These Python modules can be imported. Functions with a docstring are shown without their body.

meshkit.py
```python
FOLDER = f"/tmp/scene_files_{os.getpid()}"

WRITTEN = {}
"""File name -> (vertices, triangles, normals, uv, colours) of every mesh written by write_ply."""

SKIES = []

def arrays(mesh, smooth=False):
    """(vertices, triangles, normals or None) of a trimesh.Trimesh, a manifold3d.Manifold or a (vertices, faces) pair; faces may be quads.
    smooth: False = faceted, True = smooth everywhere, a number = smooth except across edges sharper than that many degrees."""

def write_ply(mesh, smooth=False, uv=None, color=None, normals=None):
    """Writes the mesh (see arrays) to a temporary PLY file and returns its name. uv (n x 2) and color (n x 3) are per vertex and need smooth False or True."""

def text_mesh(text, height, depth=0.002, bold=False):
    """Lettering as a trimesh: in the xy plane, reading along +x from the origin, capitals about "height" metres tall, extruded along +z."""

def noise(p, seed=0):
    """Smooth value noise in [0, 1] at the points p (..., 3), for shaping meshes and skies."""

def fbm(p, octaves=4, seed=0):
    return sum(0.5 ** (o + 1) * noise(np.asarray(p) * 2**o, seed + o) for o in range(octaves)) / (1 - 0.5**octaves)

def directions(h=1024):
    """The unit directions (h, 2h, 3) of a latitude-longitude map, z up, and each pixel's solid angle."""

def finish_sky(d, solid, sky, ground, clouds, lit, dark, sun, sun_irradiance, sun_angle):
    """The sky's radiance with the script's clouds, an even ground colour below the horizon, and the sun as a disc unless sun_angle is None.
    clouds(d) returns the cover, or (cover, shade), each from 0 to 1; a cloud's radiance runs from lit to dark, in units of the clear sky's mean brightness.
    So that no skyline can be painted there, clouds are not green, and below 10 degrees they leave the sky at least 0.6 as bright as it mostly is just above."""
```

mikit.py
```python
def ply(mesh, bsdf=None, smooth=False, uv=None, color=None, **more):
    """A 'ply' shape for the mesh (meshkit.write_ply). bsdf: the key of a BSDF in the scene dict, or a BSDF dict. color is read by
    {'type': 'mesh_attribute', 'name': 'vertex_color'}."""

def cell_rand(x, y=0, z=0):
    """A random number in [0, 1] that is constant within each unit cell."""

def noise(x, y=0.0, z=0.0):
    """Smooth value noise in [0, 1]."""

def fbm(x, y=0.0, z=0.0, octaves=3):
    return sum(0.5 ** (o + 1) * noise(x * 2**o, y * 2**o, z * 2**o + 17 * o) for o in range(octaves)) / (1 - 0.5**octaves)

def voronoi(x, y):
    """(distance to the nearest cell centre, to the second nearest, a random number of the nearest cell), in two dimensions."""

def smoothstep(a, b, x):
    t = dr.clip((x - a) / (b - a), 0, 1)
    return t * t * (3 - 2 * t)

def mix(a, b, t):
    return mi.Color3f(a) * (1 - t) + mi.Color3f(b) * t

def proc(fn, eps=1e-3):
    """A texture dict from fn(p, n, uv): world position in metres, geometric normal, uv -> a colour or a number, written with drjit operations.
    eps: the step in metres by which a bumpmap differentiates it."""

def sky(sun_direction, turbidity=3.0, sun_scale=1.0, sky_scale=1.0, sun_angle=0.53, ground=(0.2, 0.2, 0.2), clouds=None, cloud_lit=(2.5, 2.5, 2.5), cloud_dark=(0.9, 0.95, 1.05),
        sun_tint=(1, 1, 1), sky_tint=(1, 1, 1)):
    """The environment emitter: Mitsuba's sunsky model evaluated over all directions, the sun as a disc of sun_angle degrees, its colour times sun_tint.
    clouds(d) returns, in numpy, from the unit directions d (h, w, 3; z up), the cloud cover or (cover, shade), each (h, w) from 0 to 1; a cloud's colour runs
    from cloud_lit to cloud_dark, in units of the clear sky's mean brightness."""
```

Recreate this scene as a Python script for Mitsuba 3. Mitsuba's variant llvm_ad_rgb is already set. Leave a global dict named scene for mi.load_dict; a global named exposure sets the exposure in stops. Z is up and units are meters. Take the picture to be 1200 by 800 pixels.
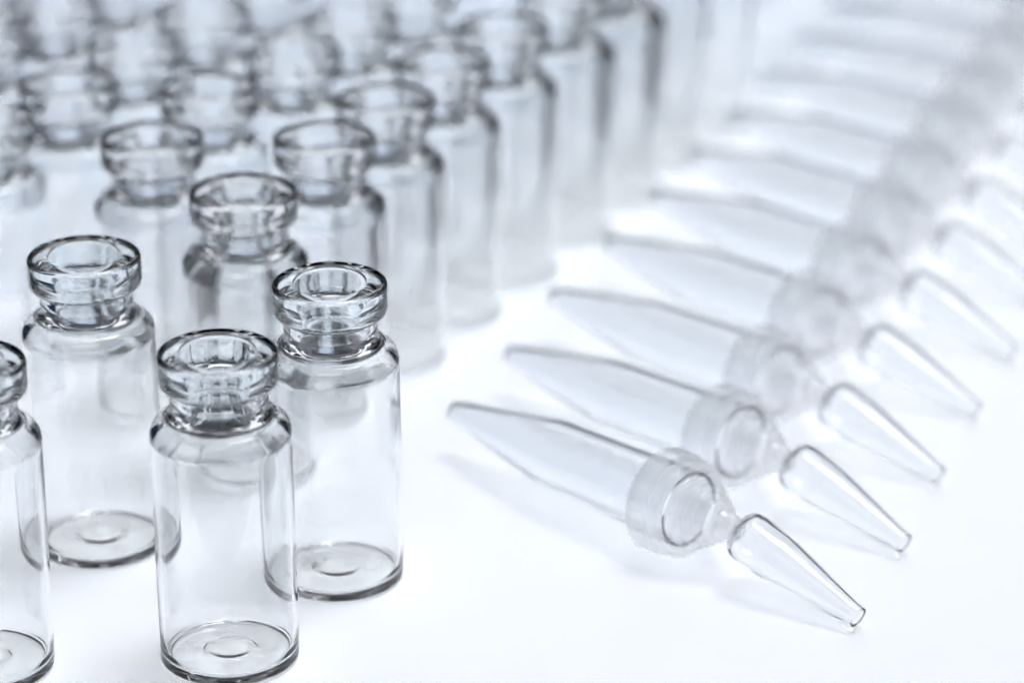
import math, random
import numpy as np, trimesh, mitsuba as mi, mikit
T = mi.ScalarTransform4f
MM = 0.001
scene, labels = {}, {}

# ------------------------------------------------------------------ camera, light, exposure
PITCH, DIST, HFOV = 23.66, 0.44534, 2 * math.degrees(math.atan(600 / 3728.6))
a = math.radians(PITCH)
EYE = [0, -DIST * math.cos(a), DIST * math.sin(a)]
scene['camera'] = {'type': 'thinlens', 'fov': HFOV, 'fov_axis': 'x', 'near_clip': 0.02, 'far_clip': 20.0,
                   'aperture_radius': 0.0043, 'focus_distance': 0.363,
                   'to_world': T().look_at(origin=EYE, target=[0, 0, 0], up=[0, 0, 1])}
exposure = -0.8


def lamp(name, centre, target, w, h, rgb, label):
    """A studio softbox: one glowing sheet, facing its target."""
    tw = T().look_at(origin=centre, target=target, up=[0, 1, 0.01]) @ T().scale([w / 2, h / 2, 1])
    scene[name] = {'type': 'rectangle', 'to_world': tw, 'emitter': {'type': 'area', 'radiance': {'type': 'rgb', 'value': rgb}}}
    labels[name] = {'label': label, 'category': 'studio lamp'}


lamp('softbox', [0.21, 0.06, 0.95], [0.01, 0.05, 0], 0.35, 0.35, [17.0, 17.65, 18.9], 'large white softbox hanging above the glass vials, outside the frame')
lamp('softbox_001', [0.10, 0.85, 0.80], [0, 0.1, 0], 0.75, 0.7, [2.2, 2.3, 2.45], 'tall white softbox standing behind the vials and lighting them from the back')
lamp('softbox_002', [-0.05, -0.66, 0.80], [0, 0.0, 0], 0.62, 0.30, [2.4, 2.5, 2.6], 'low white softbox above and behind the camera')

# ------------------------------------------------------------------ materials
scene['glass'] = {'type': 'dielectric', 'int_ior': 1.517, 'ext_ior': 1.0, 'specular_transmittance': {'type': 'rgb', 'value': [0.962, 0.986, 0.997]}}
scene['glass_clear'] = {'type': 'dielectric', 'int_ior': 1.517, 'ext_ior': 1.0, 'specular_transmittance': {'type': 'rgb', 'value': [0.993, 0.998, 1.0]}}
scene['glass_pane'] = {'type': 'thindielectric', 'int_ior': 1.12, 'ext_ior': 1.0, 'specular_transmittance': {'type': 'rgb', 'value': [0.978, 0.985, 0.994]}}
scene['plastic_clear'] = {'type': 'dielectric', 'int_ior': 1.42, 'ext_ior': 1.0, 'specular_transmittance': {'type': 'rgb', 'value': [0.988, 0.992, 0.995]}}


def film(rgb, ior=1.5):
    """Thin-walled translucent plastic."""
    return {'type': 'thindielectric', 'int_ior': ior, 'ext_ior': 1.0, 'specular_transmittance': {'type': 'rgb', 'value': rgb}}


scene['plastic_collar'] = {'type': 'blendbsdf', 'weight': 0.24, 'clear': film([0.992, 0.994, 0.996]),
                           'milk': {'type': 'principledthin', 'base_color': {'type': 'rgb', 'value': [0.985, 0.988, 0.992]}, 'roughness': 0.15, 'diff_trans': 1.0, 'eta': 1.5}}
scene['plastic_tube'] = {'type': 'dielectric', 'int_ior': 1.45, 'ext_ior': 1.0, 'specular_transmittance': {'type': 'rgb', 'value': [0.972, 0.980, 0.990]}}
scene['navy_laminate'] = {'type': 'diffuse', 'reflectance': {'type': 'rgb', 'value': [0.018, 0.045, 0.10]}}
scene['white_acrylic'] = {'type': 'principled', 'base_color': {'type': 'rgb', 'value': [0.86, 0.88, 0.905]}, 'roughness': 0.5, 'specular': 0.3}

# ------------------------------------------------------------------ setting
floor = trimesh.creation.box((0.28, 0.585, 0.005))
floor.apply_translation((0.02, 0.165, -0.0025))
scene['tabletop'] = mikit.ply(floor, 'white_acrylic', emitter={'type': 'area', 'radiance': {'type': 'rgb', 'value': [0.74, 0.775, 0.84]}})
labels['tabletop'] = {'label': 'glowing white acrylic light panel that the vials and ampoules stand on', 'category': 'tabletop', 'kind': 'structure'}
bench = trimesh.creation.box((2.6, 2.2, 0.03))
bench.apply_translation((0, 0.3, -0.021))
scene['bench'] = mikit.ply(bench, 'navy_laminate')
labels['bench'] = {'label': 'dark navy bench under the white sheet', 'category': 'bench', 'kind': 'structure'}


# ------------------------------------------------------------------ helpers
def arc(cx, cy, r, a0, a1, n):
    t = np.radians(np.linspace(a0, a1, n))
    return [(cx + r * math.cos(x), cy + r * math.sin(x)) for x in t]


def spline(pts, n):
    """A smooth line through the points (Catmull-Rom)."""
    p = np.array([pts[0], *pts, pts[-1]], float)
    out = []
    for i in range(1, len(p) - 2):
        t = np.linspace(0, 1, n, endpoint=False)[:, None]
        out.append(0.5 * (2 * p[i] + (p[i + 1] - p[i - 1]) * t + (2 * p[i - 1] - 5 * p[i] + 4 * p[i + 1] - p[i + 2]) * t**2 + (3 * p[i] - p[i - 1] - 3 * p[i + 1] + p[i + 2]) * t**3))
    return [tuple(q) for q in np.vstack(out)] + [tuple(pts[-1])]


def lathe(profile, seg):
    """Open or closed surface of revolution about z from (r, z) in mm; a profile going up on the outside faces outwards."""
    p = np.array(profile, float) * MM
    keep = np.r_[True, np.linalg.norm(np.diff(p, axis=0), axis=1) > 1e-8]
    p = p[keep]
    n, ang = len(p), np.arange(seg) * 2 * np.pi / seg
    v = np.stack([p[:, None, 0] * np.cos(ang), p[:, None, 0] * np.sin(ang), np.broadcast_to(p[:, None, 1], (n, seg))], -1).reshape(-1, 3)
    i, j = np.meshgrid(np.arange(n - 1), np.arange(seg), indexing='ij')
    k = (j + 1) % seg
    f = np.stack([i * seg + j, i * seg + k, (i + 1) * seg + k, (i + 1) * seg + j], -1).reshape(-1, 4)
    f = np.vstack([f[:, [0, 1, 2]], f[:, [0, 2, 3]]])
    m = trimesh.Trimesh(v, f, process=False)
    m.merge_vertices(digits_vertex=9)
    m.update_faces(m.nondegenerate_faces())
    m.remove_unreferenced_vertices()
    return m


def join(*ms):
    return trimesh.util.concatenate(list(ms))


# ------------------------------------------------------------------ glass vial
H = 36.6


def vial_parts(seg, n):
    """Outer and inner surface of a 16 mm crimp-neck vial, cut on straight stretches into base, body, neck and rim."""
    R, Ri, RN, RNi = 8.2, 7.45, 5.7, 3.75
    z_base, z_body, z_neck = 0.75, 26.0, 31.7
    under = [(0, 0.5), (1.6, 0.48), (2.6, 0.4), (3.0, 0.25), (3.4, 0.19), (5.2, 0.12), (6.9, 0.03), (R - 0.35, 0.0)]
    base_out = spline(under, max(2, n // 4))[:-1] + arc(R - 0.35, 0.35, 0.35, -90, 0, n) + [(R, z_base)]
    floor_in = [(0, 1.25), (1.4, 1.25), (2.3, 1.17), (2.8, 1.0), (3.3, 0.86), (4.8, 0.8), (6.6, 0.78)]
    base_in = spline(floor_in, max(2, n // 4))[:-1] + arc(6.6, 0.78 + 0.7, 0.7, -90, 0, n) + [(Ri, 2.2)]
    body_out = [(R, z) for z in (z_base, 4.0, 14.0, z_body)]
    body_in = base_in + [(Ri, z) for z in (4.0, 14.0, z_body)]
    # shoulder: out of the wall, over, and up into the neck
    sh_out = [(R, z_body), (R, 26.5)] + arc(R - 2.1, 27.0, 2.1, 0, 72, n)
    sh_out += spline([sh_out[-1], (5.98, 29.4), (5.64, 30.1), (RN, 30.8)], n // 2)[1:] + [(RN, 31.2), (RN, z_neck)]
    sh_in = [(Ri, z_body), (Ri, 26.2)] + arc(Ri - 2.5, 26.3, 2.5, 0, 62, n)
    sh_in += spline([sh_in[-1], (4.7, 29.0), (3.95, 29.7), (RNi, 30.5)], n // 2)[1:] + [(RNi, 31.2), (RNi, z_neck)]
    vial_parts.shoulder_line = sh_out
    RR = 6.95
    rim_out = [(RN, z_neck), (RN, 31.9)] + arc(RN + 0.35, 32.2, 0.35, 180, 120, n // 3)
    rim_out += spline([rim_out[-1], (6.4, 32.75), (6.8, 33.1), (RR, 33.6), (RR, 34.6), (RR, 35.6)], n // 3)[1:]
    rim_out += arc(RR - 0.6, 36.0, 0.6, 4, 84, n // 2)
    rim_out += [(5.6, 36.62), (4.9, 36.58)] + arc(4.7, 36.12, 0.42, 92, 174, n // 2)
    rim_out += spline([rim_out[-1], (4.24, 35.4), (4.15, 34.4), (3.95, 33.2), (3.82, 32.6), (RNi, 32.25)], n // 3)[1:] + [(RNi, z_neck)]
    rev = lambda p: p[::-1]
    return {'base': lathe(base_out, seg), 'body': join(lathe(body_out, seg), lathe(rev(body_in), seg)),
            'shoulder': join(lathe(sh_out, seg), lathe(rev(sh_in), seg)), 'rim': lathe(rim_out, seg)}


near = {k: mikit.ply(m, 'glass' if k == 'rim' else 'glass_clear', smooth=50) for k, m in vial_parts(160, 14).items()}


def far_parts(seg, n):
    """The same vial for the out-of-focus rows: rim and shoulder solid, the thin wall of the body a single pane of glass."""
    p = vial_parts(seg, n)
    p['shoulder'] = join(p['shoulder'], lathe([(7.45, 26.0), (8.2, 26.0)], seg))
    p['base'] = lathe([(0, 0.5), (3.0, 0.45), (3.4, 0.2), (7.2, 0.05)] + arc(8.05, 0.2, 0.15, -90, 0, 5) + [(8.2, 3.2)], seg)
    p['body'] = lathe([(8.2, z) for z in np.linspace(3.2, 26.0, 4)], seg)
    return p


def farthest_parts(seg, n):
    """The most distant rows: only the thick rim is solid, everything below it is a single wall."""
    p = far_parts(seg, n)
    p['rim'] = join(p['rim'], lathe([(3.75, 31.7), (5.7, 31.7)], seg))
    p['shoulder'] = lathe(vial_parts.shoulder_line, seg)
    return p


PANES = {'far': ('body', 'base'), 'farthest': ('body', 'base', 'shoulder')}
far = {k: mikit.ply(m, 'glass_pane' if k in PANES['far'] else 'glass_clear', smooth=40) for k, m in far_parts(112, 10).items()}
farthest = {k: mikit.ply(m, 'glass_pane' if k in PANES['farthest'] else 'glass_clear', smooth=40) for k, m in farthest_parts(80, 8).items()}


def mid_parts(seg, n):
    """The middle rows: solid walls on a thin foot."""
    p = vial_parts(seg, n)
    p['body'] = join(lathe([(7.45, 1.3), (8.2, 1.3), (8.2, 14.0), (8.2, 26.0)], seg), lathe([(7.45, 26.0), (7.45, 14.0), (7.45, 1.3)], seg))
    p['base'] = lathe([(0, 0.5), (3.0, 0.45), (3.4, 0.2), (7.2, 0.05)] + arc(7.8, 0.45, 0.4, -90, 0, 6) + [(8.2, 1.2)], seg)
    return p


mid = {k: mikit.ply(m, {'base': 'glass_pane'}.get(k, 'glass_clear'), smooth=50) for k, m in mid_parts(112, 10).items()}


def number(base, i):
    return base if i == 0 else f'{base}_{i:03d}'


rng = random.Random(4)
NTH = ['first', 'second', 'third', 'fourth', 'fifth', 'sixth', 'seventh', 'eighth', 'ninth', 'tenth', 'eleventh', 'twelfth', 'thirteenth', 'fourteenth', 'fifteenth']
named = ['frontmost whole clear glass vial, its foot at the lower edge of the picture',
         'sharp clear vial of the front group nearest the plastic ampoules',
         'sharp clear vial at the left, behind the gap between the two frontmost vials',
         'clear vial in the lower left corner, cut off by the left edge of the picture',
         'clear vial in the middle of the left half, just behind the three sharp front vials',
         'softly blurred vial behind and left of the one in the middle of the left half',
         'softly blurred vial behind and right of the one in the middle of the left half',
         'blurred vial at far left, standing behind the sharp left vial',
         'blurred vial seen in the gap between the two softly blurred vials',
         'nearest blurred vial of the right edge of the block, behind the sharp right vial']
lattice = {}


def block_label(i):
    k, j = lattice[i]
    if k < 0:
        return 'softly blurred vial at the left edge of the picture behind the sharp left vial'
    if j == 0:
        return f'{NTH[k]} vial from the front along the right edge of the blurred block'
    return f'blurred {NTH[j]} vial of the row running left from the {NTH[k]} vial along the right edge'


front = [(-32.2, -89.1), (-20.9, -69.3), (-50.2, -61.0), (-59.9, -91.4), (-33.4, -39.5), (-46.6, -20.2), (-24.5, -20.2), (-60.0, 1.0), (-41.0, -0.4), (-17.0, -5.0)]
spots, edge = list(front), [9]
A, C0 = np.array([8.1, 15.7]), np.array([-22.2, 4.0])
for k in range(-3, 12):
    for j in range(0, 7):
        x, y = np.array([-17.0, -5.0]) + A * k + C0 * j
        if min(math.hypot(x - q[0], y - q[1]) for q in front) < 15.5 or y < -22 or y > 175:
            continue
        if abs(x) > (0.445 + (y + 20) * 0.0009) * 167 + 12 or (x < -62 and y < -5 and False):
            continue
        lattice[len(spots)] = (k, j)
        if j == 0:
            edge.append(len(spots))
        spots.append((x + rng.uniform(-.5, .5), y + rng.uniform(-.5, .5)))
for i, (x, y) in enumerate(spots):
    key = number('glass_vial', i)
    tw = T().translate([x * MM, y * MM, 0.00025]) @ T().rotate([1, 0, 0], rng.uniform(-.4, .4)) @ T().rotate([0, 1, 0], rng.uniform(-.4, .4)) @ T().rotate([0, 0, 1], rng.uniform(0, 360)) @ T().scale([0.965, 0.965, 1.027])
    for part, d in (near if i < 4 else near if i < 4 else mid if i < 9 or (i in edge and y < 95) else far if y < 60 else farthest).items():
        scene[f'{key}__{part}'] = {**d, 'to_world': tw}
    labels[key] = {'label': named[i] if i < len(named) else block_label(i), 'category': 'vial', 'group': 'clear glass vials standing in rows'}
print('vials', len(spots))


# ------------------------------------------------------------------ plastic dropper ampoule
def ampoule_parts(seg):
    w = 0.4
    body_out = [(0, -36.6), (0.9, -36.55), (1.3, -36.3), (1.5, -35.8), (1.62, -35.2), (4.18, -19.0), (4.26, -18.3), (4.7, -0.4), (4.72, 0.0)]
    tube_out = body_out[:-1] + [(4.72, 2.0), (4.66, 4.6)]
    body_in = [(0, -36.1), (0.8, -36.0), (1.1, -35.4), (4.25 - w, -18.8), (4.3 - w, -18.2), (4.70 - w, -0.4), (4.72 - w, 2.0), (4.68 - w, 4.6)]
    collar = [(4.72, 0), (6.1, 0.05), (6.4, 0.15), (6.5, 0.4), (6.5, 2.6), (6.42, 2.9), (6.2, 3.0), (6.0, 3.15), (6.0, 3.7), (6.1, 3.9), (6.1, 4.6), (6.0, 4.85), (5.7, 4.95), (5.2, 5.0)]
    collar_in = [(4.72 - w, 0), (4.3 - w + .4, 5.0)]
    nozzle, r, s = [(5.2, 5.0)], 5.2, 5.0
    for q in range(5):                       # five steps narrowing to the mouth
        nozzle += [(r - 0.1, s + 0.75), (r - 0.22, s + 0.92), (r - 0.58, s + 1.0), (r - 0.66, s + 1.1)]
        r, s = r - 0.66, s + 1.1
    nozzle += [(1.75, 10.9), (1.55, 11.3), (1.6, 11.7), (1.45, 12.1), (0.9, 12.3), (0.62, 12.6), (0.6, 12.95), (0, 12.95)]
    nozzle_in = [(4.3 - w + .4, 5.0), (1.0, 10.6), (0.7, 11.8), (0, 11.9)]
    cap = [(0, 13.1), (0.9, 13.12)] + spline([(0.9, 13.12), (1.9, 13.3), (2.65, 13.75), (3.0, 14.4), (3.12, 15.4)], 4) + [(2.98, 19.4), (2.9, 20.4), (1.42, 31.4), (1.4, 31.8), (1.4, 32.6), (1.3, 32.85), (1.1, 32.9), (0, 32.9)]
    cap_in = [(0, 13.6), (0.9, 13.62)] + spline([(0.9, 13.62), (1.7, 13.75), (2.3, 14.15), (2.62, 14.7), (2.72, 15.5)], 4) + [(2.62, 19.4), (2.55, 20.2), (1.06, 31.5), (1.05, 32.4), (0.95, 32.55), (0, 32.6)]
    cap, cap_in = ([(r, s if s < 15.5 else 15.5 + (s - 15.5) * 0.94) for r, s in p] for p in (cap, cap_in))
    rev = lambda p: p[::-1]
    L = lambda p: lathe(p, seg)
    return {'body': join(L(tube_out), L(rev(body_in))), 'collar': L(collar), 'nozzle': L(nozzle), 'cap': join(L(cap), L(rev(cap_in)))}


amp_mat = {'body': 'plastic_tube', 'collar': 'plastic_collar', 'nozzle': 'plastic_collar', 'cap': 'plastic_clear'}
amp = {k: mikit.ply(m, amp_mat[k], smooth=35) for k, m in ampoule_parts(96).items()}


def aim(p, q, s0):
    """Lathe axis z (zero at s0 mm) laid from p towards q, in mm."""
    d = np.subtract(q, p) / np.linalg.norm(np.subtract(q, p))
    u = np.cross([0, 0, 1], d)
    u /= np.linalg.norm(u)
    v = np.cross(d, u)
    m = np.eye(4)
    m[:3, 0], m[:3, 1], m[:3, 2] = u, v, d
    m[:3, 3] = (np.array(p) - d * s0) * MM
    return T(m)


amp_labels = ['nearest translucent plastic dropper ampoule, in focus with its shadow on the white panel',
              'second translucent plastic dropper ampoule from the front, right behind the nearest one',
              'third translucent plastic dropper ampoule from the front, slightly blurred',
              'fourth translucent plastic dropper ampoule from the front, blurred']
STEP = np.array([7.1, 18.8, 0])
for i in range(13):
    o = STEP * i + (np.array([rng.uniform(-.4, .4), rng.uniform(-.4, .4), 0]) if i else 0)
    key = number('dropper_ampoule', i)
    ring, tip = np.array([18.0, -62.5, 6.75]) + o, np.array([-8.0, -36.0, 6.2]) + o + ([rng.uniform(-.8, .8), rng.uniform(-.8, .8), rng.uniform(-.3, .5)] if i else [0, 0, 0])
    dirn = (ring - tip) / np.linalg.norm(ring - tip)
    tw = aim(ring, ring + dirn, 0)
    nz = ring + dirn * 12.8
    twc = aim(nz, np.array([39.9, -83.3, 1.8]) + o, 13.4)
    for part in ('body', 'collar', 'nozzle', 'cap'):
        d = amp[part]
        scene[f'{key}__{part}'] = {**d, 'to_world': twc if part == 'cap' else tw}
    labels[key] = {'label': amp_labels[i] if i < len(amp_labels) else f'{NTH[i]} translucent plastic dropper ampoule from the front, dissolving into blur', 'category': 'ampoule', 'group': 'plastic dropper ampoules lying in a row'}
